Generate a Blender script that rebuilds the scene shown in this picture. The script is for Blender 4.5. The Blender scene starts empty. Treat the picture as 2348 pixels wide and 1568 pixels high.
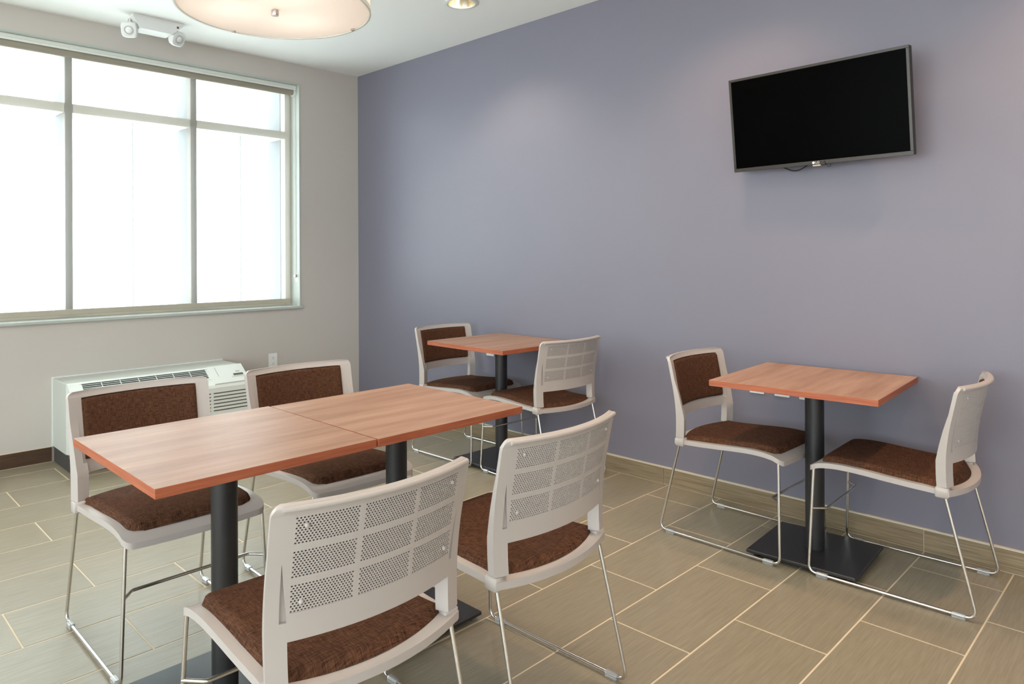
import bpy, math, random
from mathutils import Vector, Matrix
random.seed(7)
PI = math.pi
sc = bpy.context.scene
col = sc.collection

# ------------------------------------------------------------------ camera
IMG_W, IMG_H = 2348.0, 1568.0
F_PX, CX, CY, YAW, ROLL = 1625.353, 1073.759, 585.756, 0.80491, -0.00444
cam_data = bpy.data.cameras.new('camera')
cam = bpy.data.objects.new('camera', cam_data)
col.objects.link(cam)
sc.camera = cam
fwd = Vector((-math.sin(YAW), math.cos(YAW), 0)); rgt = Vector((math.cos(YAW), math.sin(YAW), 0)); up = Vector((0, 0, 1))
r2 = rgt * math.cos(ROLL) + up * math.sin(ROLL)
u2 = -rgt * math.sin(ROLL) + up * math.cos(ROLL)
M = Matrix.Identity(4)
for i in range(3):
    M[i][0], M[i][1], M[i][2] = r2[i], u2[i], -fwd[i]
M.translation = Vector((5.10202, -3.58225, 1.3))
cam.matrix_world = M
cam_data.sensor_fit = 'HORIZONTAL'
cam_data.sensor_width = 36.0
cam_data.lens = F_PX / IMG_W * 36.0
cam_data.shift_x = (IMG_W / 2 - CX) / IMG_W
cam_data.shift_y = (CY - IMG_H / 2) / IMG_W
cam_data.clip_start = 0.05

# ------------------------------------------------------------------ world (bright overcast sky, even all round)
world = bpy.data.worlds.new('overcast_sky')
sc.world = world
world.use_nodes = True
bg = world.node_tree.nodes['Background']
bg.inputs['Color'].default_value = (0.87, 0.955, 1.0, 1)
bg.inputs['Strength'].default_value = 4.2

# ------------------------------------------------------------------ exposure
vs = sc.view_settings
vs.view_transform = 'Standard'
vs.look = 'None'
vs.gamma = 1.0
vs.use_curve_mapping = False
vs.exposure = 0.7


def portal(name, loc, rot, w, h):
    l = bpy.data.lights.new(name, 'AREA'); l.shape = 'RECTANGLE'; l.size = w; l.size_y = h; l.cycles.is_portal = True
    o = bpy.data.objects.new(name, l); col.objects.link(o); o.location = loc; o.rotation_euler = rot
portal('window_daylight', (-.215, -2.584, 1.79), (0, -PI / 2, 0), 1.82, 4.03)       # sky portals: no light of their own
portal('side_fill_opening', (9.6, -5.75, 1.6), (0, PI / 2, 0), 1.6, 2.5)  # at the side opening invented to let in fill light
portal('rear_fill_opening', (4.5, -8.1, 1.5), (PI / 2, 0, 0), 7.0, 2.2)  # at the rear opening, likewise invented for fill


def spot(name, loc, energy, color, angle=110, blend=0.6, radius=0.06, parent=None):
    l = bpy.data.lights.new(name, 'SPOT')
    l.energy = energy; l.color = color; l.spot_size = math.radians(angle); l.spot_blend = blend; l.shadow_soft_size = radius
    o = bpy.data.objects.new(name, l)
    col.objects.link(o)
    o.location = loc
    if parent: o.parent = parent
    return o


# ------------------------------------------------------------------ mesh helpers
class MB:
    def __init__(s): s.v = []; s.f = []
    def add(s, verts, faces):
        n = len(s.v); s.v += [tuple(p) for p in verts]; s.f += [tuple(i + n for i in f) for f in faces]
    def box(s, x0, x1, y0, y1, z0, z1, bev=0.0):
        if bev <= 0:
            s.add([(x0, y0, z0), (x1, y0, z0), (x1, y1, z0), (x0, y1, z0), (x0, y0, z1), (x1, y0, z1), (x1, y1, z1), (x0, y1, z1)],
                  [(0, 3, 2, 1), (4, 5, 6, 7), (0, 1, 5, 4), (1, 2, 6, 5), (2, 3, 7, 6), (3, 0, 4, 7)])
            return
        b = bev
        rings = []
        for z, d in ((z0, b), (z0 + b, 0), (z1 - b, 0), (z1, b)):
            r = []
            for (cx, cy, sx, sy) in ((x0, y0, 1, 1), (x1, y0, -1, 1), (x1, y1, -1, -1), (x0, y1, 1, -1)):
                px = cx + sx * d; py = cy + sy * d
                a = (px + sx * b, py, z); c = (px, py + sy * b, z)
                if (cx, cy) in ((x0, y0), (x1, y1)): r += [c, a]
                else: r += [a, c]
            rings.append(r)
        s.loft(rings, True, True)
    def loft(s, rings, closed=True, caps=True):
        n = len(rings[0]); vs_ = [p for r in rings for p in r]; fs = []
        for i in range(len(rings) - 1):
            for j in range(n if closed else n - 1):
                k = (j + 1) % n
                fs.append((i * n + j, i * n + k, (i + 1) * n + k, (i + 1) * n + j))
        if caps and closed:
            fs.append(tuple(reversed(range(n))))
            fs.append(tuple((len(rings) - 1) * n + j for j in range(n)))
        s.add(vs_, fs)
    def prism(s, poly, axis, a, b):
        """poly in the two other axes (cyclic order), extruded along axis from a to b"""
        def mk(p, t):
            if axis == 0: return (t, p[0], p[1])
            if axis == 1: return (p[0], t, p[1])
            return (p[0], p[1], t)
        s.loft([[mk(p, a) for p in poly], [mk(p, b) for p in poly]], True, True)
    def lathe(s, prof, center, n=32, axis=2):
        cx, cy, cz = center; rings = []
        for r, h in prof:
            ring = []
            for i in range(n):
                t = 2 * PI * i / n; a, b = r * math.cos(t), r * math.sin(t)
                ring.append((cx + a, cy + b, cz + h) if axis == 2 else (cx + h, cy + a, cz + b) if axis == 0 else (cx + a, cy + h, cz - b))
            rings.append(ring)
        s.loft(rings, True, True)
    def tube(s, path, r, n=10, caps=True):
        P = [Vector(p) for p in path]
        T = []
        for i in range(len(P)):
            a = P[max(i - 1, 0)]; b = P[min(i + 1, len(P) - 1)]
            T.append((b - a).normalized())
        ref = Vector((0, 0, 1)) if abs(T[0].z) < .9 else Vector((0, 1, 0))
        nrm = (ref - T[0] * ref.dot(T[0])).normalized(); rings = []
        for i in range(len(P)):
            nrm = (nrm - T[i] * nrm.dot(T[i])).normalized(); bi = T[i].cross(nrm)
            rings.append([tuple(P[i] + (nrm * math.cos(2 * PI * k / n) + bi * math.sin(2 * PI * k / n)) * r) for k in range(n)])
        s.loft(rings, True, caps)
    def build(s, name, mat, parent=None, smooth=False, angle=40, loc=None):
        me = bpy.data.meshes.new(name)
        me.from_pydata(s.v, [], s.f)
        import bmesh
        bm = bmesh.new(); bm.from_mesh(me)
        bmesh.ops.recalc_face_normals(bm, faces=bm.faces)
        if smooth:
            for f in bm.faces: f.smooth = True
            lim = math.radians(angle)
            for e in bm.edges:
                if len(e.link_faces) == 2 and e.calc_face_angle(0) > lim: e.smooth = False
        bm.to_mesh(me); bm.free()
        if mat: me.materials.append(mat)
        o = bpy.data.objects.new(name, me); col.objects.link(o)
        if loc: o.location = loc
        if parent: o.parent = parent
        return o


def fillet(pts, r, n=6):
    P = [Vector(p) for p in pts]; out = [P[0]]
    for i in range(1, len(P) - 1):
        a = (P[i - 1] - P[i]); b = (P[i + 1] - P[i])
        ang = a.angle(b); d = min(r / math.tan(ang / 2), a.length * .49, b.length * .49)
        A = P[i] + a.normalized() * d; B = P[i] + b.normalized() * d
        for k in range(n + 1):
            t = k / n
            out.append(A.lerp(P[i], t).lerp(P[i].lerp(B, t), t))
    out.append(P[-1]); return out


def empty(name, loc=(0, 0, 0), rz=0):
    o = bpy.data.objects.new(name, None); col.objects.link(o); o.location = loc; o.rotation_euler = (0, 0, rz); o.empty_display_size = .1
    return o


def tag(o, label=None, cat=None, group=None, kind=None):
    if label: o['label'] = label
    if cat: o['category'] = cat
    if group: o['group'] = group
    if kind: o['kind'] = kind
    return o


def copy_tree(o, parent=None):
    c = o.copy(); col.objects.link(c); c.parent = parent
    for ch in list(o.children): copy_tree(ch, c)
    return c


# ------------------------------------------------------------------ materials
def srgb(r, g, b):
    f = lambda c: (c / 255 / 12.92) if c / 255 <= .04045 else ((c / 255 + .055) / 1.055) ** 2.4
    return (f(r), f(g), f(b), 1)


def mat(name, color, rough=.5, metal=0, spec=.5, **kw):
    m = bpy.data.materials.new(name); m.use_nodes = True
    p = m.node_tree.nodes['Principled BSDF']
    p.inputs['Base Color'].default_value = color; p.inputs['Roughness'].default_value = rough
    p.inputs['Metallic'].default_value = metal; p.inputs['Specular IOR Level'].default_value = spec
    for k, v in kw.items(): p.inputs[k.replace('_', ' ')].default_value = v
    return m


def nodes(m):
    nt = m.node_tree
    return nt, nt.nodes, nt.links, nt.nodes['Principled BSDF']


def streak(m, c1, c2, scale, stretch, detail=4, lo=.3, hi=.7, bump=0.0, rnd=0.0, coord='Object', rough_var=0):
    """colour of c1..c2 in streaks; stretch = per-axis coordinate scale"""
    nt, N, L, p = nodes(m)
    tc = N.new('ShaderNodeTexCoord'); mp = N.new('ShaderNodeMapping'); mp.inputs['Scale'].default_value = stretch
    oi = N.new('ShaderNodeObjectInfo'); ad = N.new('ShaderNodeVectorMath'); ad.operation = 'ADD'
    mu = N.new('ShaderNodeMath'); mu.operation = 'MULTIPLY'; mu.inputs[1].default_value = 37.0
    L.new(oi.outputs['Random'], mu.inputs[0]); L.new(tc.outputs[coord], mp.inputs['Vector'])
    L.new(mp.outputs[0], ad.inputs[0]); L.new(mu.outputs[0], ad.inputs[1])
    nz = N.new('ShaderNodeTexNoise'); nz.inputs['Scale'].default_value = scale; nz.inputs['Detail'].default_value = detail; nz.inputs['Roughness'].default_value = .6
    L.new(ad.outputs[0], nz.inputs['Vector'])
    cr = N.new('ShaderNodeValToRGB'); cr.color_ramp.elements[0].position = lo; cr.color_ramp.elements[1].position = hi
    cr.color_ramp.elements[0].color = c1; cr.color_ramp.elements[1].color = c2
    L.new(nz.outputs['Fac'], cr.inputs[0])
    out = cr.outputs[0]
    if rnd:
        hs = N.new('ShaderNodeHueSaturation'); mr = N.new('ShaderNodeMapRange')
        mr.inputs['To Min'].default_value = 1 - rnd; mr.inputs['To Max'].default_value = 1 + rnd
        L.new(oi.outputs['Random'], mr.inputs['Value']); L.new(mr.outputs[0], hs.inputs['Value']); L.new(out, hs.inputs['Color']); out = hs.outputs[0]
    L.new(out, p.inputs['Base Color'])
    if bump:
        b = N.new('ShaderNodeBump'); b.inputs['Strength'].default_value = bump; b.inputs['Distance'].default_value = .002
        L.new(nz.outputs['Fac'], b.inputs['Height']); L.new(b.outputs[0], p.inputs['Normal'])
    return m


def paint(name, color, rough=.6, spec=.3):
    m = mat(name, color, rough, spec=spec)
    nt, N, L, p = nodes(m)
    tc = N.new('ShaderNodeTexCoord'); nz = N.new('ShaderNodeTexNoise'); nz.inputs['Scale'].default_value = 160; nz.inputs['Detail'].default_value = 3
    b = N.new('ShaderNodeBump'); b.inputs['Strength'].default_value = .06; b.inputs['Distance'].default_value = .001
    L.new(tc.outputs['Object'], nz.inputs['Vector']); L.new(nz.outputs['Fac'], b.inputs['Height']); L.new(b.outputs[0], p.inputs['Normal'])
    return m


M_blue = paint('slate_blue_paint', srgb(122, 120, 134), .42, .5)
M_greige = paint('greige_paint', srgb(196, 190, 184), .6)
M_ceil = paint('ceiling_paint', srgb(243, 245, 243), .8, .2)
M_white = mat('white_trim', srgb(226, 230, 224), .4)
M_grout = mat('grout', srgb(222, 206, 180), .8)
M_tile = streak(mat('porcelain_tile', (1, 1, 1, 1), .33, spec=.42), srgb(138, 128, 108), srgb(160, 150, 129), 6, (26, 1.2, 1), 6, .25, .75, .03, .035)
M_basetile = streak(mat('baseboard_tile', (1, 1, 1, 1), .35, spec=.5), srgb(112, 97, 76), srgb(160, 143, 115), 5, (1.0, 1, 45), 6, .3, .7, .05, .04)
M_basedark = streak(mat('dark_baseboard_tile', (1, 1, 1, 1), .4, spec=.4), srgb(58, 42, 33), srgb(92, 68, 52), 5, (1, 1.0, 45), 6, .3, .7, .05, .04)
M_wood = streak(mat('walnut_laminate', (1, 1, 1, 1), .4, spec=.11), srgb(148, 112, 92), srgb(180, 146, 125), 2.2, (9, .8, 9), 5, .28, .72, 0, .02)
M_edge = streak(mat('laminate_edge', (1, 1, 1, 1), .45, spec=.3), srgb(160, 86, 60), srgb(184, 110, 80), 3, (2, 2, 60), 4)
M_plastic = mat('cream_polypropylene', srgb(188, 181, 177), .38, spec=.4)
M_chrome = mat('chrome_wire', (.72, .71, .69, 1), .16, 1)
M_clear = mat('clear_plastic_glide', (.9, .92, .92, 1), .15, Transmission_Weight=.75, IOR=1.45)
M_black = mat('black_powdercoat', srgb(38, 38, 40), .38, spec=.5)
M_tvframe = mat('tv_bezel', srgb(56, 53, 50), .3, metal=.3)
M_screen = mat('tv_screen', (.0005, .0005, .0005, 1), .3, spec=.02)
M_silver = mat('brushed_nickel', (.55, .5, .46, 1), .3, 1)
M_acwhite = mat('ac_enamel', srgb(224, 229, 224), .4)
M_acside = mat('ac_sleeve_paint', srgb(198, 202, 195), .5)
M_dark = mat('black_and_gap_shade', srgb(40, 42, 42), .7)  # black of cables and print; in grille and sockets it is painted shade
M_slot = mat('slot_shade', srgb(98, 92, 82), .7)  # shade of the cover's slots and recess, put into the colour
M_subbase = mat('grey_subbase', srgb(70, 68, 66), .6)
M_plate = mat('outlet_plate', srgb(232, 234, 232), .35)
M_mull_backlit = mat('backlit_mullion_tone', srgb(112, 100, 84), .5)  # frame beige darkened in the colour, so the mullions read as backlit
M_transom = mat('lit_frame_tone', srgb(196, 188, 174), .5)  # lighter copy of the frame beige, for members that look lit
M_fin = mat('outer_frame_paint', srgb(116, 120, 128), .6)
M_jamb = mat('reveal_paint', srgb(180, 185, 179), .5)
M_hem = mat('hem_fabric', srgb(176, 168, 152), .8)
M_tubefab = mat('backlit_fabric_roll', srgb(150, 143, 130), .85)  # roll of the white fabric, greyed in the colour for its backlit shadow side
M_logo = mat('logo_silver', (.75, .75, .74, 1), .35, .3)
M_label = mat('sticker', srgb(214, 190, 165), .6)

# fabric upholstery: brown tweed, two crossing thread directions
def tweed(name, threads):
    m = mat(name, (.1, .05, .03, 1), .95, spec=.15)
    nt, N, L, p = nodes(m)
    tc = N.new('ShaderNodeTexCoord'); facs = []
    for st in threads:
        mp = N.new('ShaderNodeMapping'); mp.inputs['Scale'].default_value = st
        nz = N.new('ShaderNodeTexNoise'); nz.inputs['Scale'].default_value = 1; nz.inputs['Detail'].default_value = 2
        L.new(tc.outputs['Object'], mp.inputs['Vector']); L.new(mp.outputs[0], nz.inputs['Vector']); facs.append(nz)
    mx = N.new('ShaderNodeMath'); mx.operation = 'ADD'
    L.new(facs[0].outputs['Fac'], mx.inputs[0]); L.new(facs[1].outputs['Fac'], mx.inputs[1])
    cr = N.new('ShaderNodeValToRGB'); cr.color_ramp.elements[0].position = .36; cr.color_ramp.elements[1].position = .66
    cr.color_ramp.elements[0].color = srgb(47, 28, 20); cr.color_ramp.elements[1].color = srgb(110, 75, 55)
    hv = N.new('ShaderNodeMath'); hv.operation = 'MULTIPLY'; hv.inputs[1].default_value = .5
    L.new(mx.outputs[0], hv.inputs[0]); L.new(hv.outputs[0], cr.inputs[0]); L.new(cr.outputs[0], p.inputs['Base Color'])
    bp = N.new('ShaderNodeBump'); bp.inputs['Strength'].default_value = .25; bp.inputs['Distance'].default_value = .001
    L.new(hv.outputs[0], bp.inputs['Height']); L.new(bp.outputs[0], p.inputs['Normal'])
    return m
M_fabric = tweed('brown_tweed', ((45, 650, 10), (650, 45, 10)))
M_fabric_back = tweed('brown_tweed_back', ((0, 45, 650), (0, 650, 45)))

# translucent roller shade
def translucent(name, color, trans, refl_mix=.35):
    m = bpy.data.materials.new(name); m.use_nodes = True
    nt = m.node_tree; N = nt.nodes; L = nt.links; N.clear()
    out = N.new('ShaderNodeOutputMaterial'); t = N.new('ShaderNodeBsdfTranslucent'); d = N.new('ShaderNodeBsdfDiffuse'); tr = N.new('ShaderNodeBsdfTransparent')
    t.inputs[0].default_value = color; d.inputs[0].default_value = color
    m1 = N.new('ShaderNodeMixShader'); m1.inputs[0].default_value = refl_mix; L.new(t.outputs[0], m1.inputs[1]); L.new(d.outputs[0], m1.inputs[2])
    m2 = N.new('ShaderNodeMixShader'); m2.inputs[0].default_value = trans; L.new(m1.outputs[0], m2.inputs[1]); L.new(tr.outputs[0], m2.inputs[2])
    L.new(m2.outputs[0], out.inputs[0])
    return m
M_shade = translucent('solar_shade_fabric', (.95, .95, .93, 1), .36, .3)
nt = M_shade.node_tree; N = nt.nodes; L = nt.links      # loose weave: part of the light passes straight, part is softly spread
rf = N.new('ShaderNodeBsdfRefraction'); rf.inputs['IOR'].default_value = 1.0; rf.inputs['Roughness'].default_value = .34; rf.inputs['Color'].default_value = (.95, .96, .95, 1)
mx_out = [n_ for n_ in N if n_.type == 'MIX_SHADER' and n_.outputs[0].links and n_.outputs[0].links[0].to_node.type == 'OUTPUT_MATERIAL'][0]
mr = N.new('ShaderNodeMixShader'); mr.inputs[0].default_value = .86
first = mx_out.inputs[1].links[0].from_socket
L.new(first, mr.inputs[1]); L.new(rf.outputs[0], mr.inputs[2]); L.new(mr.outputs[0], mx_out.inputs[1])
M_diff = translucent('frosted_diffuser', (.82, .79, .78, 1), .03, .4)
M_drum = translucent('drum_shade_fabric', (.95, .92, .88, 1), .0, .45)
# window pane: clear glass
M_glass = bpy.data.materials.new('window_glass'); M_glass.use_nodes = True
nt = M_glass.node_tree; N = nt.nodes; L = nt.links; N.clear()
o_ = N.new('ShaderNodeOutputMaterial'); tr = N.new('ShaderNodeBsdfTransparent'); gl = N.new('ShaderNodeBsdfGlossy'); gl.inputs['Roughness'].default_value = .02
tr.inputs[0].default_value = (.95, .97, .96, 1); mxs = N.new('ShaderNodeMixShader'); mxs.inputs[0].default_value = .06
L.new(tr.outputs[0], mxs.inputs[1]); L.new(gl.outputs[0], mxs.inputs[2]); L.new(mxs.outputs[0], o_.inputs[0])
def emit(name, color, s):
    m = mat(name, color, .4); p = m.node_tree.nodes['Principled BSDF']
    p.inputs['Emission Color'].default_value = color; p.inputs['Emission Strength'].default_value = s
    return m
M_bulb = emit('warm_bulb', (1, .8, .55, 1), 6)

# ------------------------------------------------------------------ structure
CEIL = 2.857
RX, RY = 9.5, -8.0           # how far the room runs on behind the camera
WY0, WY1, WZ0, WZ1 = -4.6, -.568, .882, 2.703   # window opening in the left wall

b = MB(); b.box(-.22, RX, RY, .15, -.12, -.0012)
floor = tag(b.build('floor', M_grout), 'floor of tan porcelain tiles with pale grout lines', 'floor', kind='structure')
TX, TYH, X0, Y0 = .31318, .31318 * 1.98689 / 2, 2.68143, -.21873
G = .0028
full = None
tile_n = 0
kmin = math.floor((0 - X0) / TX); kmax = 9
for k in range(kmin, kmax):
    xa, xb = X0 + k * TX + G, X0 + (k + 1) * TX - G
    par = 0 if k % 2 else 1          # odd rows: even half-units
    for m_ in range(-2, 15):
        if m_ % 2 != par: continue
        ya, yb = Y0 - (m_ + 2) * TYH + G, Y0 - m_ * TYH - G
        x1, x2, y1, y2 = max(xa, 0.002), xb, ya, min(yb, -.008)
        if y2 - y1 < .02 or x2 - x1 < .02: continue
        cxy = ((x1 + x2) / 2, (y1 + y2) / 2)
        whole = abs((x2 - x1) - (TX - 2 * G)) < 1e-4 and abs((y2 - y1) - (2 * TYH - 2 * G)) < 1e-4
        if whole and full:
            t = bpy.data.objects.new('tile', full); col.objects.link(t); t.parent = floor; t.location = (*cxy, 0)
        else:
            hx, hy = (x2 - x1) / 2, (y2 - y1) / 2
            b = MB(); b.box(-hx, hx, -hy, hy, -.012, 0, .0012)
            t = b.build('tile', M_tile, floor, loc=(*cxy, 0))
            if whole: full = t.data
        tile_n += 1

# ceiling with one round hole for the visible downlight
DLX, DLY, DLR = 1.925, -.578, .085
b = MB()
a = .14
for (x0, x1, y0, y1) in ((-.22, DLX - a, RY, .15), (DLX + a, RX, RY, .15), (DLX - a, DLX + a, RY, DLY - a), (DLX - a, DLX + a, DLY + a, .15)):
    b.box(x0, x1, y0, y1, CEIL, CEIL + .12)
n = 48; ring_o = []; ring_i = []
for i in range(n):
    t = 2 * PI * i / n; c_, s_ = math.cos(t), math.sin(t); q_ = a / max(abs(c_), abs(s_))
    ring_o.append((DLX + c_ * q_, DLY + s_ * q_, CEIL)); ring_i.append((DLX + c_ * DLR, DLY + s_ * DLR, CEIL))
b.loft([ring_o, ring_i], True, False)
ceiling = tag(b.build('ceiling', M_ceil), 'plain white ceiling', 'ceiling', kind='structure')

b = MB(); b.box(-.22, RX, 0, .15, 0, CEIL)
wall_back = tag(b.build('wall_back', M_blue), 'slate blue-grey wall carrying the television', 'wall', kind='structure')
b = MB()
b.box(-.22, 0, RY, WY0, 0, CEIL); b.box(-.22, 0, WY1, 0, 0, CEIL); b.box(-.22, 0, WY0, WY1, 0, WZ0); b.box(-.22, 0, WY0, WY1, WZ1, CEIL)
wall_left = tag(b.build('wall_left', M_greige), 'greige wall around the shaded window', 'wall', kind='structure')

# rest of the room behind the camera, invented; its window openings let in fill light
b = MB(); b.box(RX, RX + .15, RY, -7, 0, CEIL); b.box(RX, RX + .15, -4.5, .15, 0, CEIL); b.box(RX, RX + .15, -7, -4.5, 0, .8); b.box(RX, RX + .15, -7, -4.5, 2.4, CEIL)
tag(b.build('wall_right', M_greige), 'greige side wall behind the camera, window opening added for fill light', 'wall', kind='structure')
b = MB(); b.box(-.22, 1, RY - .2, RY, 0, CEIL); b.box(8, RX + .15, RY - .2, RY, 0, CEIL); b.box(1, 8, RY - .2, RY, 0, .4); b.box(1, 8, RY - .2, RY, 2.6, CEIL)
tag(b.build('wall_front', M_greige), 'greige wall behind the camera, wide window opening added for fill light', 'wall', kind='structure')
b = MB()
for k in range(6): b.box(1 + 1.4 * k - .03, 1 + 1.4 * k + .03, RY - .12, RY - .06, .4, 2.6)
tag(b.build('added_window', M_white), 'invented white window mullions behind the camera, in the fill light opening', 'window', kind='structure')

# baseboards of tile
BBH = .094
bb = MB(); bb.box(0.0, 6.4, -.006, 0, 0, BBH + .004)
base_back = tag(bb.build('baseboard_back', M_grout), 'tan tile baseboard along the blue wall', 'baseboard', kind='structure')
bj = [2.978 + .634 * k for k in range(-5, 6)]
for k in range(len(bj) - 1):
    x1, x2 = max(bj[k], .012) + .002, bj[k + 1] - .002
    if x2 < .05: continue
    b = MB(); b.box(-(x2 - x1) / 2, (x2 - x1) / 2, -.011, -.004, .004, BBH, .0008)
    b.build('tile', M_basetile, base_back, loc=((x1 + x2) / 2, 0, 0))
b = MB(); b.box(0.012, 6.4, -.012, -.0005, BBH + .0005, BBH + .0085)
b.build('trim_strip', mat('pale_caulk_trim', srgb(206, 196, 176), .5), base_back)
bl = MB(); bl.box(0, .006, -5.2, -2.366, 0, BBH + .002); bl.box(0, .006, -1.238, -.012, 0, BBH + .002)
base_left = tag(bl.build('baseboard_left', M_grout), 'dark brown tile baseboard under the window', 'baseboard', kind='structure')
for (ya, yb) in ((-2.97, -2.37), (-3.58, -2.975), (-4.19, -3.585), (-1.234, -.63), (-.625, -.014)):
    b = MB(); b.box(.004, .011, -(yb - ya) / 2, (yb - ya) / 2, .004, BBH, .0008)
    b.build('tile', M_basedark, base_left, loc=(0, (ya + yb) / 2, 0))

# ------------------------------------------------------------------ window
win = empty('window_1', (0, WY1, WZ0)); tag(win, 'wide window with white reveal behind a drawn shade', 'window', kind='structure')
WO = Vector((0, -WY1, -WZ0))   # children use world coords shifted back
def wpart(name, m, boxes, bev=0):
    b = MB()
    for q_ in boxes: b.box(*q_, bev)
    return b.build(name, m, win, loc=WO)
wpart('jamb', M_jamb, [(-.2, .004, WY1 - .012, WY1, WZ0, WZ1)])
wpart('head_liner', M_jamb, [(-.2, .004, WY0, WY1 - .012, WZ1 - .012, WZ1)])
wpart('sill', M_jamb, [(-.2, .022, WY0, WY1 + .014, WZ0 - .004, WZ0 + .016)], .003)
wpart('frame', M_transom, [(-.2, -.13, WY1 - .065, WY1 - .0125, WZ0 + .017, WZ1 - .013)])
wpart('frame', M_transom, [(-.2, -.13, WY0, WY1 - .066, WZ1 - .06, WZ1 - .013)])
wpart('frame', M_transom, [(-.2, -.13, WY0, WY1 - .066, WZ0 + .017, WZ0 + .055)])
mull = [-1.392 - .838 * k for k in range(0, 4)]
for y in mull:
    wpart('mullion', M_mull_backlit, [(-.2, -.125, y - .022, y + .022, WZ0 + .056, WZ1 - .061)])
    wpart('outer_fin', M_fin, [(-.40, -.201, y - .02, y + .02, WZ0, WZ1)])
wpart('outer_fin', M_fin, [(-.40, -.201, WY1 - .07, WY1 - .02, WZ0, WZ1)])
edges = [WY1 - .066] + mull + [WY0]
for i in range(len(edges) - 1):
    ya, yb = edges[i + 1] + (.0255 if i < len(mull) else 0), edges[i] - (.0255 if i else 0)
    wpart('transom', M_transom, [(-.36, -.128, ya, yb, 2.262, 2.322)])
    b = MB(); b.box(-.168, -.164, ya, yb, WZ0 + .056, 2.254); b.build('pane', M_glass, win, loc=WO)
    b = MB(); b.box(-.168, -.164, ya, yb, 2.326, WZ1 - .061); b.build('pane', M_glass, win, loc=WO)
    ym = (ya + yb) / 2
    wpart('muntin', M_white, [(-.176, -.169, ym - .004, ym + .004, WZ0 + .056, 2.254)])

# roller shade inside the reveal
shade = empty('roller_shade', (-.09, WY1, WZ1)); tag(shade, 'white translucent roller shade pulled down over the wide window', 'shade')
SO = Vector((.09, -WY1, -WZ1))
SHY1, SHY0 = -.612, -4.58
b = MB(); b.tube([(-.068, SHY0, 2.638), (-.068, SHY1 + .012, 2.638)], .025, 24); b.build('roller_tube', M_tubefab, shade, True, loc=SO)
b = MB(); b.box(-.0935, -.0925, SHY0, SHY1, .955, 2.64); b.build('fabric', M_shade, shade, loc=SO)
b = MB(); b.box(-.1, -.09, SHY0, SHY1 - .004, .921, .956, .002); b.build('hem_bar', M_hem, shade, loc=SO)
for (ya, yb) in ((SHY1 + .013, SHY1 + .03),):
    b = MB(); b.lathe([(.031, 0), (.031, yb - ya)], (-.068, ya, 2.638), 24, 1); b.build('end_bracket', M_white, shade, True, loc=SO)
b = MB(); b.box(-.05, -.03, SHY0, SHY1 + .03, 2.668, 2.6905, .003); b.box(-.044, -.034, SHY0, SHY1 + .03, 2.652, 2.668, .002); b.build('headrail', M_white, shade, loc=SO)
for dy in (0, .012):
    b = MB(); b.tube([(-.055 + dy * .5, -.594 + dy, 2.64), (-.055 + dy * .5, -.594 + dy, 1.13)], .0016, 6); b.build('bead_chain', M_white, shade, loc=SO)
b = MB(); b.box(-.06, -.03, -.5815, -.579, 1.09, 1.16, .001); b.lathe([(.013, 0), (.013, .012), (.006, .016)], (-.045, -.5975, 1.14), 16, 1); b.build('chain_tensioner', M_silver, shade, True, loc=SO)

# ------------------------------------------------------------------ chairs
def lerp_tab(tab, z):
    if z <= tab[0][0]: return tab[0][1]
    for i in range(len(tab) - 1):
        (a, va), (c, vc) = tab[i], tab[i + 1]
        if z <= c:
            t = (z - a) / (c - a)
            p0 = tab[i - 1][1] if i else va; p3 = tab[i + 2][1] if i + 2 < len(tab) else vc
            return .5 * ((2 * va) + (vc - p0) * t + (2 * p0 - 5 * va + 4 * vc - p3) * t * t + (3 * va - p0 - 3 * vc + p3) * t ** 3)
    return tab[-1][1]

XB = [(.42, -.201), (.50, -.197), (.58, -.198), (.66, -.207), (.74, -.222), (.80, -.234), (.822, -.243)]
ZT = .823
def hwid(z):
    w = .249 + .018 * (z - .42); r = .022
    if z > ZT - r:
        d = min(z - (ZT - r), r); w -= r - math.sqrt(max(r * r - d * d, 0))
    return w
def S(u, z):
    return Vector((lerp_tab(XB, z) - .047 * (1 - u * u), u * hwid(z), z))
def Nrm(u, z):
    e = .004
    du = S(u + e, z) - S(u - e, z)
    zz = min(z, ZT - .026); dz = S(u, zz + e) - S(u, zz - e)
    n_ = du.cross(dz).normalized()
    return n_ if n_.x > 0 else -n_
def slab(mb, u0, u1, z0, z1, tf, tb=0.0, nu=8, nz=6):
    """piece of the curved backrest: tf/tb = forward / back offset (number or function of z)"""
    F = tf if callable(tf) else (lambda z: tf); B = tb if callable(tb) else (lambda z: tb)
    U0 = u0 if callable(u0) else (lambda z: u0); U1 = u1 if callable(u1) else (lambda z: u1)
    rings = []
    for i in range(nz + 1):
        z = z0 + (z1 - z0) * i / nz; us = [U0(z) + (U1(z) - U0(z)) * j / nu for j in range(nu + 1)]
        ring = [tuple(S(u, z) + Nrm(u, z) * F(z)) for u in us] + [tuple(S(u, z) - Nrm(u, z) * B(z)) for u in reversed(us)]
        rings.append(ring)
    mb.loft(rings, True, True)

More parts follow.
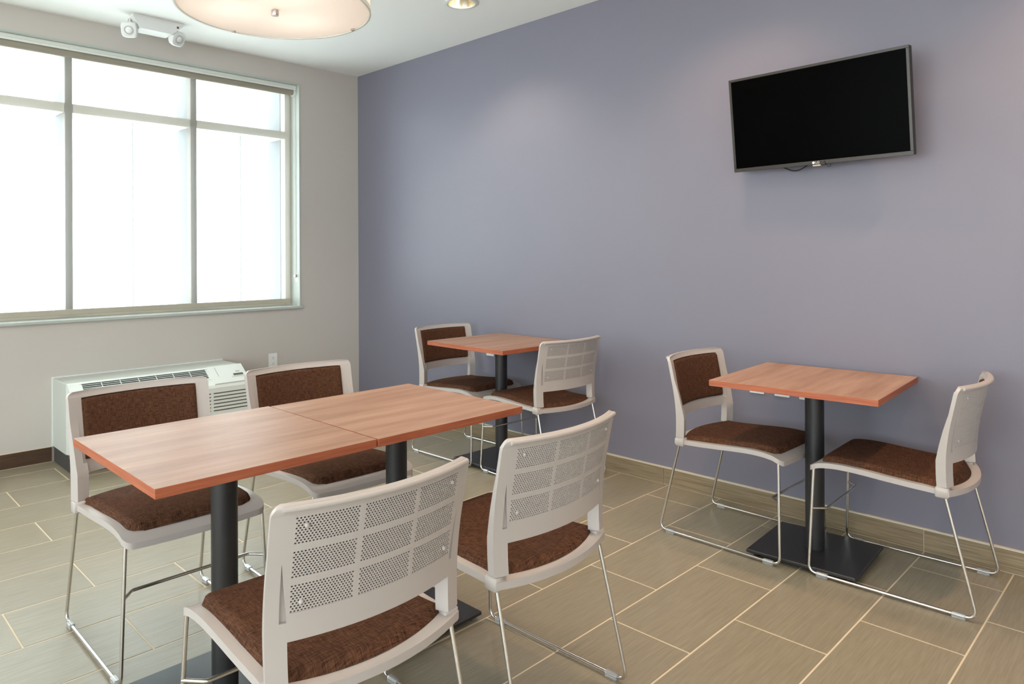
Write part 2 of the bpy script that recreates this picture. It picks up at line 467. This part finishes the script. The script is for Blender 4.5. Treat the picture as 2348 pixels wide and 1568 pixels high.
SEAT_Z = [(-.26, .446), (-.2, .446), (-.1, .449), (0, .455), (.08, .461), (.15, .464), (.2, .462), (.24, .456), (.262, .4465), (.29, .431)]
def seat_pt(t, v, inset=0.0, rear_in=0.0, front_in=0.0, rc=.03):
    """t 0 rear .. 1 front, v -1..1"""
    xr = -.206 + rear_in - .05 * (1 - v * v); xf = .281 - front_in + .001 * (1 - v * v)
    x = xr + (xf - xr) * t
    w = .2375 - inset - .004 * t + .0105 * max(0, 1 - t / .16) ** 1.5
    d = (1 - t) * .49
    if d < rc: w -= rc - math.sqrt(max(rc * rc - (rc - d) ** 2, 0))
    y = v * w
    return x, y, lerp_tab(SEAT_Z, x) - .004 * (1 - v * v)

def make_chair():
    root = empty('dining_chair')
    # seat shell
    nt_, nv = 40, 16; b = MB(); top = []; bot = []
    ts = [i / nt_ for i in range(nt_ - 4)] + [1 - .1 * (1 - k / 10) ** 2 for k in range(11)]
    for t in ts:
        for j in range(nv + 1):
            v = -1 + 2 * j / nv
            x, y, z = seat_pt(t, v); top.append((x, y, z)); bot.append((x, y, z - .02))
    R, Cn = len(ts), nv + 1; fs = []
    for i in range(R - 1):
        for j in range(nv):
            q_ = (i * Cn + j, i * Cn + j + 1, (i + 1) * Cn + j + 1, (i + 1) * Cn + j)
            fs.append(q_); fs.append(tuple(R * Cn + k for k in reversed(q_)))
    rim = [j for j in range(Cn)] + [i * Cn + nv for i in range(1, R)] + [(R - 1) * Cn + j for j in range(nv - 1, -1, -1)] + [i * Cn for i in range(R - 2, 0, -1)]
    for k in range(len(rim)):
        a_, c_ = rim[k], rim[(k + 1) % len(rim)]
        fs.append((a_, c_, c_ + R * Cn, a_ + R * Cn))
    b.add(top + bot, fs)
    for s_ in (-1, 1):
        ya, yb = sorted((s_ * .207, s_ * .2495)); b.box(-.204, -.162, ya, yb, .418, .4555, .003)
    b.build('seat_shell', M_plastic, root, True, 50)
    # seat cushion
    b = MB(); nt_, nv = 44, 32; g = []
    for i in range(nt_ + 1):
        t = i / nt_; t = .5 - .5 * math.cos(PI * t) if False else t
        for j in range(nv + 1):
            v = -1 + 2 * j / nv; v = math.sin(v * PI / 2) * .35 + v * .65
            x, y, z = seat_pt(t, v, .027, .03, .034, .045)
            xr, _, _ = seat_pt(0, v, .027, .03, .034, .045); xf, _, _ = seat_pt(1, v, .027, .03, .034, .045)
            w = abs(seat_pt(t, 1, .027, .03, .034, .045)[1])
            d = min(x - xr, xf - x, w - abs(y)); rr = .022
            k = min(max(d, 0) / rr, 1); h = .022 * math.sqrt(max(1 - (1 - k) ** 2, 0)) + .004 * (1 - v * v)
            g.append((x, y, z - .002 + h))
    Cn = nv + 1; fs = [(i * Cn + j, i * Cn + j + 1, (i + 1) * Cn + j + 1, (i + 1) * Cn + j) for i in range(nt_) for j in range(nv)]
    b.add(g, fs); b.build('seat_cushion', M_fabric, root, True, 80)
    # backrest shell
    b = MB()
    th = lambda z: .036 if z < .55 else .036 - (.022 * min((z - .55) / .17, 1) ** .8)
    for s_ in (-1, 1):
        if s_ < 0: slab(b, -1, -.835, .457, .58, th, 0, 3, 12); slab(b, -1, -.895, .58, ZT - .02, th, 0, 3, 18)
        else: slab(b, .835, 1, .457, .58, th, 0, 3, 12); slab(b, .895, 1, .58, ZT - .02, th, 0, 3, 18)
        # front skin over the slot and the closed wedge above it
        lo, hi = sorted((s_ * .82, s_ * .9)); slab(b, lo, hi, .575, ZT - .02, .014, -.008, 2, 14)
        lo, hi = sorted((s_ * .82, s_ * .9)); slab(b, lo, hi, .715, ZT - .02, .008, 0, 2, 6)
        if s_ < 0: slab(b, lambda z: -.9 + .06 * max(min((.715 - z) / .13, 1), 0), -.82, .58, .715, .008, 0, 2, 10)
        else: slab(b, .82, lambda z: .9 - .06 * max(min((.715 - z) / .13, 1), 0), .58, .715, .008, 0, 2, 10)
    slab(b, -1, 1, ZT - .024, ZT - .0005, .012, 0, 28, 10)          # top rail
    slab(b, -.84, .84, .541, .598, .012, 0, 24, 5)              # bottom rail
    b.tube([tuple(S(u / 20, ZT - .006) + Vector((-.003, 0, 0))) for u in range(-19, 20)], .0065, 8)   # rolled lip
    b.build('back_shell', M_plastic, root, True, 50)
    # perforated panel: 3 x 3 fields of real holes between ribs
    b = MB()
    us = [-.822, -.2965, .2965 - .0, .822]; rib = .036
    fields_u = [(-.822, -.302), (-.262, .262), (.302, .822)]
    fields_z = [(.5985, .656), (.670, .7265), (.7405, .797)]
    tb, tf = 0.0, .0025
    for (za, zb) in ((.656, .670), (.7265, .7405), (.797, .8)): slab(b, -.822, .822, za, zb, tf, tb, 24, 2)
    for (ua, ub) in ((-.302, -.262), (.262, .302)): slab(b, ua, ub, .598, .799, tf, tb, 2, 14)
    for (za, zb) in fields_z:
        for (ua, ub) in fields_u:
            nr, nc = 11, 19
            for r_ in range(nr):
                z0_, z1_ = za + (zb - za) * r_ / nr, za + (zb - za) * (r_ + 1) / nr
                off = .5 if r_ % 2 else 0.0
                cuts = [ua + (ub - ua) * max(min((c_ + off) / nc, 1), 0) for c_ in range(-1 if off else 0, nc + 1)]
                cuts = sorted(set(round(c_, 6) for c_ in cuts)); 
                if cuts[0] > ua + 1e-6: cuts = [ua] + cuts
                if cuts[-1] < ub - 1e-6: cuts.append(ub)
                for c_ in range(len(cuts) - 1):
                    u0_, u1_ = cuts[c_], cuts[c_ + 1]
                    if u1_ - u0_ < (ub - ua) / nc * .8:
                        b.add([tuple(S(u0_, z0_)), tuple(S(u1_, z0_)), tuple(S(u1_, z1_)), tuple(S(u0_, z1_))], [(0, 1, 2, 3)]); continue
                    k = .2; uu = (u0_ + (u1_ - u0_) * k, u1_ - (u1_ - u0_) * k); zz = (z0_ + (z1_ - z0_) * k, z1_ - (z1_ - z0_) * k)
                    o_ = [S(u0_, z0_), S(u1_, z0_), S(u1_, z1_), S(u0_, z1_)]
                    i_ = [S(uu[0], zz[0]), S(uu[1], zz[0]), S(uu[1], zz[1]), S(uu[0], zz[1])]
                    f_ = [p_ + Vector((tf, 0, 0)) for p_ in i_]
                    b.add([tuple(p_) for p_ in o_ + i_ + f_], [(0, 1, 5, 4), (1, 2, 6, 5), (2, 3, 7, 6), (3, 0, 4, 7), (4, 5, 9, 8), (5, 6, 10, 9), (6, 7, 11, 10), (7, 4, 8, 11)])
    b.build('perforated_panel', M_plastic, root)
    # back cushion
    b = MB(); nz_, nu_ = 36, 40; g = []
    for i in range(nz_ + 1):
        for j in range(nu_ + 1):
            z = .585 + .213 * i / nz_; u = -.845 + 1.69 * j / nu_
            # rounded-corner outline
            du = (.845 - abs(u)) * .25; dz = min(z - .585, .798 - z); rc = .016
            if du < rc and dz < rc:
                k = math.hypot(rc - du, rc - dz)
                if k > rc:
                    sc_ = rc / k; du2 = rc - (rc - du) * sc_; dz2 = rc - (rc - dz) * sc_
                    u = math.copysign(.845 - du2 / .25, u); z = .585 + dz2 if z - .585 < .798 - z else .798 - dz2
                    du, dz = du2, dz2
                d = rc - min(k, rc)
            else: d = min(du, dz)
            k = min(d / .014, 1); h = .004 + .018 * math.sqrt(max(1 - (1 - k) ** 2, 0))
            g.append(tuple(S(u, z) + Nrm(u, z) * h))
    Cn = nu_ + 1; b.add(g, [(i * Cn + j, i * Cn + j + 1, (i + 1) * Cn + j + 1, (i + 1) * Cn + j) for i in range(nz_) for j in range(nu_)])
    b.build('back_cushion', M_fabric_back, root, True, 80)
    # screw caps on the rear
    for s_ in (-1, 1):
        for z in (.618, .778):
            b = MB(); c_ = S(s_ * .735, z); b.lathe([(.0055, 0), (.0052, -.002), (.0035, -.0042), (.001, -.005)], tuple(c_), 12, 0); b.build('screw_cap', M_plastic, root, True)
    # sled legs
    for s_ in (-1, 1):
        y0, y1 = s_ * .232, s_ * .2435
        pts = [(-.186, y0, .445), (-.288, y1, .0125), (.276, y1, .0125), (.262, y0 * .965, .432), ]
        b = MB(); b.tube(fillet(pts, .032, 7), .0058, 10); leg = b.build('sled_leg', M_chrome, root, True)
        for x in (-.232, .226):
            b = MB(); b.box(x - .021, x + .021, y1 - .0085, y1 + .0085, 0, .0205, .002); b.build('glide', M_clear, leg)
    fy = .2375
    b = MB(); b.tube(fillet([(.268, fy - .004, .268), (.222, fy - .045, .268), (.222, -fy + .045, .268), (.268, -fy + .004, .268)], .018, 6), .0055, 10)
    b.build('footrest_bar', M_chrome, root, True)
    return root

chair0 = make_chair()
G_CH = 'cream and brown sled-base dining chairs'
chairs = [
    (3.605, -.376, -.7, 'cream dining chair with brown cushions, left of the table below the television'),
    (4.250, -.342, 181.7, 'cream dining chair seen side-on at the far right, right of the table below the television'),
    (3.608, -2.009, 181.4, 'cream dining chair with perforated back, just right of the nearest chair'),
    (3.642, -2.662, 178.9, 'nearest cream dining chair, large perforated back at the bottom of the photo'),
    (2.572, -2.624, .3, 'leftmost dining chair, brown backrest in front of the air conditioner'),
    (2.588, -1.970, -1.5, 'dining chair on the window side of the long table, right of the air conditioner'),
    (1.711, -.333, .8, 'farthest dining chair with brown backrest, left of the corner table'),
    (2.356, -.340, 176.9, 'dining chair with perforated back right of the corner table, against the blue wall'),
]
for i, (x, y, a_, lab) in enumerate(chairs):
    o = chair0 if i == 0 else copy_tree(chair0)
    o.location = (x, y, 0); o.rotation_euler = (0, 0, math.radians(a_))
    tag(o, lab, 'chair', G_CH)

# ------------------------------------------------------------------ tables
TZ = .762
def make_table(wx, wy, loc, rz, label, base=.43):
    root = empty('dining_table', (*loc, 0), rz); tag(root, label, 'table', 'brown laminate pedestal dining tables')
    b = MB(); b.box(-wx / 2, wx / 2, -wy / 2, wy / 2, TZ - .025, TZ, .0008)
    top = b.build('tabletop', M_wood, root)
    top.data.materials.append(M_edge)
    for f in top.data.polygons:
        if abs(f.normal.z) < .5: f.material_index = 1
    b = MB(); b.lathe([(.038, .031), (.038, TZ - .034)], (0, 0, 0), 40); b.build('column', M_black, root, True)
    b = MB(); b.box(-.14, .14, -.14, .14, TZ - .0335, TZ - .0255, .001); b.build('mounting_plate', M_black, root)
    h = base / 2
    b = MB(); b.box(-h, h, -h, h, .017, .031, .003); b.build('base_plate', M_black, root)
    for sx in (-1, 1):
        for sy in (-1, 1):
            b = MB(); b.lathe([(.015, 0), (.017, .004), (.012, .008), (.012, .0165)], (sx * (h - .035), sy * (h - .035), 0), 20); b.build('levelling_foot', M_silver, root, True)
    return root
make_table(.646, .672, (3.927, -.377), math.radians(3.2), 'square brown wood-top pedestal table below the television')
make_table(.672, .648, (2.032, -.347), math.radians(-1.5), 'square brown wood-top pedestal table at the back, near the wall corner')
make_table(.646, .634, (3.090, -2.652), 0, 'near half of the long table, pale glare on its brown top')
make_table(.640, .636, (3.094, -2.0125), math.radians(.2), 'far half of the long table, brown wood top toward the blue wall')

# ------------------------------------------------------------------ television
tv = empty('television', (3.844, -.15, 1.946))
tilt, yaw_, roll_ = .114, -.029, .006
nf = Vector((math.sin(yaw_) * math.cos(tilt), -math.cos(yaw_) * math.cos(tilt), -math.sin(tilt)))
rr = Vector((math.cos(yaw_), math.sin(yaw_), 0)); uu = rr.cross(-nf)
ra = rr * math.cos(roll_) + uu * math.sin(roll_); ua = -rr * math.sin(roll_) + uu * math.cos(roll_)
Mt = Matrix.Identity(4)
for i in range(3): Mt[i][0], Mt[i][1], Mt[i][2] = ra[i], -nf[i], ua[i]
Mt.translation = tv.location
tv.matrix_world = Mt
tag(tv, 'black flat-screen television tilted on the blue wall', 'television')
W2, H2 = .401, .2305
b = MB(); b.box(-W2, W2, .004, .038, -H2, H2, .003); b.box(-.26, .26, .038, .062, -.17, .12, .006); b.build('housing', mat('tv_black_plastic', srgb(24, 24, 25), .45), tv)
b = MB(); bz = .0125
b.box(-W2, W2, 0, .004, H2 - bz, H2, .0008); b.box(-W2, W2, 0, .004, -H2, -H2 + .0175, .0008); b.box(-W2, -W2 + bz, 0, .004, -H2 + .0175, H2 - bz, .0008); b.box(W2 - bz, W2, 0, .004, -H2 + .0175, H2 - bz, .0008)
b.build('bezel', M_tvframe, tv)
b = MB(); b.box(-W2 + bz, W2 - bz, .0025, .004, -H2 + .0175, H2 - bz); b.build('screen', M_screen, tv)
# logo: disc emblem and letters
b = MB(); b.lathe([(.0058, 0), (.0058, -.0008)], (-.021 + .01, -.0001, -H2 + .0088), 24, 1); b.build('logo_emblem', M_logo, tv)
cu = bpy.data.curves.new('logo_text', 'FONT'); cu.body = 'LG'; cu.size = .0155; cu.extrude = .0003
tmp = bpy.data.objects.new('logo_text', cu); col.objects.link(tmp)
dg = bpy.context.evaluated_depsgraph_get(); me = bpy.data.meshes.new_from_object(tmp.evaluated_get(dg)); col.objects.unlink(tmp); bpy.data.objects.remove(tmp)
me.name = 'logo_letters'; me.materials.clear(); me.materials.append(M_logo)
lo = bpy.data.objects.new('logo_letters', me); col.objects.link(lo); lo.parent = tv; lo.rotation_euler = (PI / 2, 0, 0); lo.location = (-.003, -.0006, -H2 + .0035)
b = MB(); b.box(-.018, .018, .006, .024, -H2 - .008, -H2 + .002, .001); b.build('sensor_window', M_label, tv)
b = MB(); b.box(.02, .042, -.003, .02, -H2 - .006, -H2 + .016, .002); b.build('sensor_box', mat('sensor_black', srgb(30, 24, 22), .3), tv)
b = MB(); b.tube(fillet([(.045, .006, -H2 + .002), (.05, .006, -H2 - .016), (.062, .006, -H2 - .016), (.06, .01, -H2 + .004)], .006), .0012, 6); b.build('cable_loop', M_dark, tv)
b = MB(); b.tube([(-.175 + .12 * i / 14, .05, -H2 + .004 - .024 * math.sin(PI * i / 14)) for i in range(15)], .0035, 8); b.build('cable', M_dark, tv, True)
Mi = Mt.inverted()
b = MB(); b.box(-.1, .1, -.012, 0, 1.86, 2.04, .002); b.box(-.03, .03, -.11, -.01, 1.92, 1.98, .002)
mt = b.build('wall_bracket', M_black, tv); mt.matrix_parent_inverse = Mi; mt.location = (3.844, 0, 0)

# ------------------------------------------------------------------ wall outlets
def outlet(loc, rz, label, wide=.075, kind=0):
    root = empty('wall_outlet', loc, rz); tag(root, label, 'outlet', 'white wall outlets')
    b = MB(); b.box(-wide / 2, wide / 2, -.006, -.0002, 0, .116, .0018); b.build('cover_plate', M_plate, root)
    for dz in (.036, .080):
        b = MB(); b.box(-.0165, .0165, -.0078, -.005, dz - .014, dz + .014, .001); rc = b.build('receptacle', M_plate, root)
        b = MB(); b.box(-.0075, -.0055, -.0082, -.0076, dz - .003, dz + .006); b.box(.0055, .0075, -.0082, -.0076, dz - .003, dz + .005); b.box(-.002, .002, -.0082, -.0076, dz - .01, dz - .006); b.build('socket_slots', M_dark, rc)
    return root
outlet((0, -.82, .42), PI / 2, 'white duplex outlet on the greige wall right of the air conditioner')
outlet((3.508, 0, .588), 0, 'left white outlet of the three under the table below the television')
outlet((3.635, 0, .588), 0, 'middle white outlet of the three under the table below the television')
outlet((3.756, 0, .588), 0, 'right white outlet of the three, beside the black table column')
outlet((1.60, 0, .590), 0, 'white outlet on the blue wall under the corner table')

# ------------------------------------------------------------------ packaged air conditioner
ac = empty('air_conditioner', (0, -1.802, 0)); tag(ac, 'white through-wall air conditioner on the floor under the window', 'air conditioner')
AO = (0, 1.802, 0)
ya, yb = -2.362, -1.242
b = MB(); b.box(.012, .300, ya, yb, .096, .53, .003); b.build('sleeve', M_acside, ac, loc=AO)
b = MB(); b.box(0.0005, .0115, ya - .006, yb + .006, .096, .537); b.build('wall_flange', M_acwhite, ac, loc=AO)
b = MB(); b.box(.012, .41, ya + .004, yb - .004, 0, .0955, .002); b.build('subbase', M_subbase, ac, loc=AO)
prof = [(.301, .104), (.470, .104), (.476, .112), (.478, .415), (.468, .431), (.328, .527), (.318, .531), (.301, .531)]
b = MB(); b.prism(prof, 1, ya + .001, yb - .001); b.build('front_cover', M_acwhite, ac, loc=AO)
# sloped discharge grille:  s along slope from the top edge
P0 = Vector((.328, 0, .527)); P1 = Vector((.468, 0, .431)); sd = (P1 - P0).normalized(); sn = Vector((-sd.z, 0, sd.x)) if -sd.z > 0 else Vector((sd.z, 0, -sd.x))
def slope_box(name, m, s0, s1, y0, y1, h0, h1, parent=ac, bev=0):
    b = MB(); ring = []
    for y in (y0, y1):
        ring.append([tuple(P0 + sd * s + sn * h + Vector((0, y, 0))) for s, h in ((s0, h0), (s1, h0), (s1, h1), (s0, h1))])
    b.loft(ring, True, True); return b.build(name, m, parent, loc=AO if parent == ac else None)
gy0, gy1 = -2.285, -1.515
slope_box('grille_shade_plate', M_dark, .008, .100, gy0, gy1, -.001, .0006)  # dark plate on the closed slope, painted as the shade behind the slats
for k in range(6):
    s0 = .0175 + k * .0152; slope_box('slat', M_acwhite, s0, s0 + .0035, gy0, gy1, .0008, .0022)
for k in range(1, 7):
    y = gy0 + (gy1 - gy0) * k / 7; slope_box('divider', M_acwhite, .012, .100, y - .0022, y + .0022, .0023, .0032)
slope_box('border', M_acwhite, .002, .008, gy0 - .01, gy1 + .01, .0005, .0032)
slope_box('border', M_acwhite, .100, .108, gy0 - .01, gy1 + .01, .0005, .0032)
lid = slope_box('control_lid', M_acwhite, -.006, .166, -1.500, -1.250, .0006, .011)
slope_box('lid_seam', M_slot, .01, .1, -1.452, -1.450, .0112, .0116)
slope_box('lid_shade_patch', M_slot, .088, .112, -1.345, -1.275, .0112, .0122)  # raised dark patch, painted as the shade of a recess
slope_box('lid_recess_lip', M_acwhite, .112, .117, -1.36, -1.27, .0112, .016)
slope_box('brand_mark', M_dark, .066, .070, -1.32, -1.29, .0112, .0114)
for k in range(6):
    for (y0, y1) in ((-1.515, -1.262), (-1.80, -1.535), (-2.09, -1.82), (-2.34, -2.11)):
        z = .379 - k * .0232; b = MB(); b.box(.4765, .4792, y0, y1, z - .0035, z + .0035); b.build('intake_shade_strip', M_slot, ac, loc=AO)  # dark strips on the flat face stand for shade inside the slots
b = MB(); b.box(.36, .40, ya - .004, ya + .003, .09, .112, .002); b.build('corner_clip', M_silver, ac, loc=AO)

# ------------------------------------------------------------------ emergency light on the ceiling
em = empty('emergency_light', (.30, -1.825, CEIL)); tag(em, 'white twin-head emergency light on the ceiling above the window', 'emergency light')
EO = Vector((-.30, 1.825, -CEIL))
M_em = mat('emergency_light_plastic', srgb(222, 224, 223), .4)
b = MB()
b.loft([[(.245, -1.985, CEIL - .001), (.37, -1.985, CEIL - .001), (.37, -1.66, CEIL - .001), (.245, -1.66, CEIL - .001)],
        [(.245, -1.985, CEIL - .016), (.37, -1.985, CEIL - .016), (.37, -1.66, CEIL - .016), (.245, -1.66, CEIL - .016)],
        [(.25, -1.942, CEIL - .085), (.365, -1.942, CEIL - .085), (.365, -1.737, CEIL - .085), (.25, -1.737, CEIL - .085)]], True, True)
b.build('body', M_em, em, loc=EO)
b = MB(); b.box(.368, .3715, -1.708, -1.695, CEIL - .04, CEIL - .028); b.build('test_button', mat('test_button_red', srgb(96, 46, 50), .4), em, loc=EO)
for (hy, hz, ang) in ((-1.985, CEIL - .092, -.55), (-1.690, CEIL - .088, .25)):
    hx = .31
    hd = empty('lamp_head'); hd.parent = em; hd.location = Vector((hx, hy, hz)) + EO
    hd.rotation_euler = (0, .45, ang)
    bpy.data.objects.remove(hd)
    R_ = Matrix.Rotation(ang, 4, 'Z') @ Matrix.Rotation(.42, 4, 'Y')
    b = MB(); rings = []
    for (x, s_) in ((-.036, .024), (-.03, .036), (-.005, .047), (.022, .05), (.034, .044), (.036, .038)):
        ring = []
        for i in range(24):
            t = 2 * PI * i / 24; c_, d_ = math.cos(t), math.sin(t); q_ = (abs(c_) ** 4 + abs(d_) ** 4) ** -.25
            ring.append((x, s_ * c_ * q_, s_ * d_ * q_))
        rings.append(ring)
    b.loft(rings, True, True)
    h = b.build('lamp_head', M_em, em, True, 35); h.matrix_local = Matrix.Translation(Vector((hx, hy, hz)) + EO) @ R_
    b = MB(); b.lathe([(.027, .0362), (.027, .040), (.023, .0405), (.022, .0375)], (0, 0, 0), 28, 0); b.build('lens_ring', mat('lens_ring_grey', srgb(176, 178, 178), .3), h, True)
    b = MB(); b.lathe([(.022, .0365), (.020, .039), (.012, .041), (.002, .042)], (0, 0, 0), 24, 0); b.build('lens', M_plate, h, True)
    b = MB(); b.tube([(-.02, 0, .03), (-.03, 0, .06)], .014, 12); b.build('swivel', M_silver, h, True)

# ------------------------------------------------------------------ pendant drum light
PX, PY, PZ, PR = 3.012, -2.437, 2.10, .306
pd = empty('pendant_light', (PX, PY, PZ)); tag(pd, 'large round drum pendant light with a frosted bottom disc', 'pendant light')
b = MB(); b.lathe([(PR - .004, 0), (PR - .004, .004)], (0, 0, 0), 96); b.build('diffuser_disc', M_diff, pd, True)
b = MB(); n = 96; prof = [(PR - .003, -.003), (PR + .003, -.003), (PR + .003, .010), (PR - .003, .010)]
rings = [[((r_) * math.cos(2 * PI * i / n), (r_) * math.sin(2 * PI * i / n), h_) for i in range(n)] for r_, h_ in prof + prof[:1]]
b.loft(rings, True, False); b.build('rim', M_white, pd, True)
b = MB(); rings = [[(r_ * math.cos(2 * PI * i / n), r_ * math.sin(2 * PI * i / n), h_) for i in range(n)] for r_, h_ in ((PR, .012), (PR, .23), (PR - .003, .23), (PR - .003, .012))]
b.loft(rings, True, False); b.build('drum_shade', M_drum, pd, True)
b = MB(); b.lathe([(.004, -.02), (.011, -.02), (.012, -.017), (.012, -.002), (.004, -.001)], (0, 0, 0), 24); b.build('finial', M_silver, pd, True)
for a_ in (PI, PI / 2 - .05, 0, -PI / 2 - .05):
    b = MB(); rc = PR - .014; b.box(rc * math.cos(a_) - .005, rc * math.cos(a_) + .005, rc * math.sin(a_) - .005, rc * math.sin(a_) + .005, -.009, -.0005, .001); b.build('clip', M_silver, pd)
b = MB(); b.tube([(0, 0, .004), (0, 0, CEIL - PZ - .02)], .009, 12); b.build('stem', M_silver, pd, True)
b = MB(); b.lathe([(.075, CEIL - PZ - .022), (.075, CEIL - PZ - .001)], (0, 0, 0), 32); b.build('ceiling_canopy', M_silver, pd, True)
for k in range(3):
    a_ = PI * .62 + k * 2 * PI / 3
    b = MB(); cxp, cyp = .14 * math.cos(a_), .14 * math.sin(a_)
    b.lathe([(.012, .225), (.014, .205), (.028, .175), (.03, .155), (.022, .133), (.005, .125)], (cxp, cyp, 0), 20); b.build('bulb', M_bulb, pd, True)
    l = bpy.data.lights.new('bulb_glow', 'POINT'); l.energy = .32; l.color = (1, .92, .83); l.shadow_soft_size = .03
    lo_ = bpy.data.objects.new('bulb_glow', l); col.objects.link(lo_); lo_.parent = pd; lo_.location = (cxp, cyp, .115)

up = spot('added_ceiling_fill', (0, 0, .2), 34, (1, .95, .88), 160, .5, .05, pd)  # added spot inside the drum, there to brighten the ceiling
up.rotation_euler = (PI, 0, 0)

# ------------------------------------------------------------------ recessed downlights
def downlight(x, y, label, energy, recess):
    d = empty('downlight', (x, y, CEIL)); tag(d, label, 'downlight', 'recessed ceiling downlights')
    n = 48
    pr_ = [(DLR - .002, -.001), (DLR + .018, -.001), (DLR + .018, -.005), (DLR + .002, -.008), (DLR - .004, -.004)]
    b = MB(); b.loft([[(r_ * math.cos(2 * PI * i / n), r_ * math.sin(2 * PI * i / n), h_) for i in range(n)] for r_, h_ in pr_ + pr_[:1]], True, False)
    b.build('trim_ring', M_white, d, True)
    h = .115 if recess else -.002
    if recess:
        b = MB(); b.loft([[(r_ * math.cos(2 * PI * i / n), r_ * math.sin(2 * PI * i / n), h_) for i in range(n)] for r_, h_ in ((DLR - .003, -.003), (DLR - .008, .03), (.062, .08), (.045, .118))], True, False)
        b.build('reflector', mat('warm_reflector', (.95, .88, .72, 1), .25, 1), d, True)
        b = MB(); b.lathe([(.046, .116), (.046, .12)], (0, 0, 0), 32); b.build('lamp', emit('lamp_glow', (1, .86, .62, 1), 5), d, True)
        spot('downlight_beam', (0, 0, .02), energy, (1, .84, .66), 120, .7, .05, d)
    else:
        b = MB(); b.lathe([(DLR - .004, -.0035), (DLR - .004, -.0015)], (0, 0, 0), 32); b.build('lamp', emit('lamp_glow', (1, .86, .62, 1), 3), d, True)
        spot('downlight_beam', (0, 0, -.02), energy, (1, .66, .42), 125, .7, .06, d)
    return d
downlight(DLX, DLY, 'recessed round downlight in the ceiling near the blue wall', 22, True)
for (x, y, e, lab) in (
        (3.45, -.578, 25, 'recessed downlight in the ceiling above the television, beyond the top of the photo'),
        (4.97, -.578, 46, 'recessed downlight in the ceiling right of the television, beyond the top of the photo'),
        (3.6, -1.5, 26, 'added unseen fill light in the ceiling above the long table end'),  # this lamp and the two below are added to fill the room
        (1.5, -3.1, 8, 'added unseen fill light in the ceiling by the window'),
        (4.6, -2.4, 14, 'added unseen fill light in the ceiling over the camera')):
    downlight(x, y, lab, e, False)
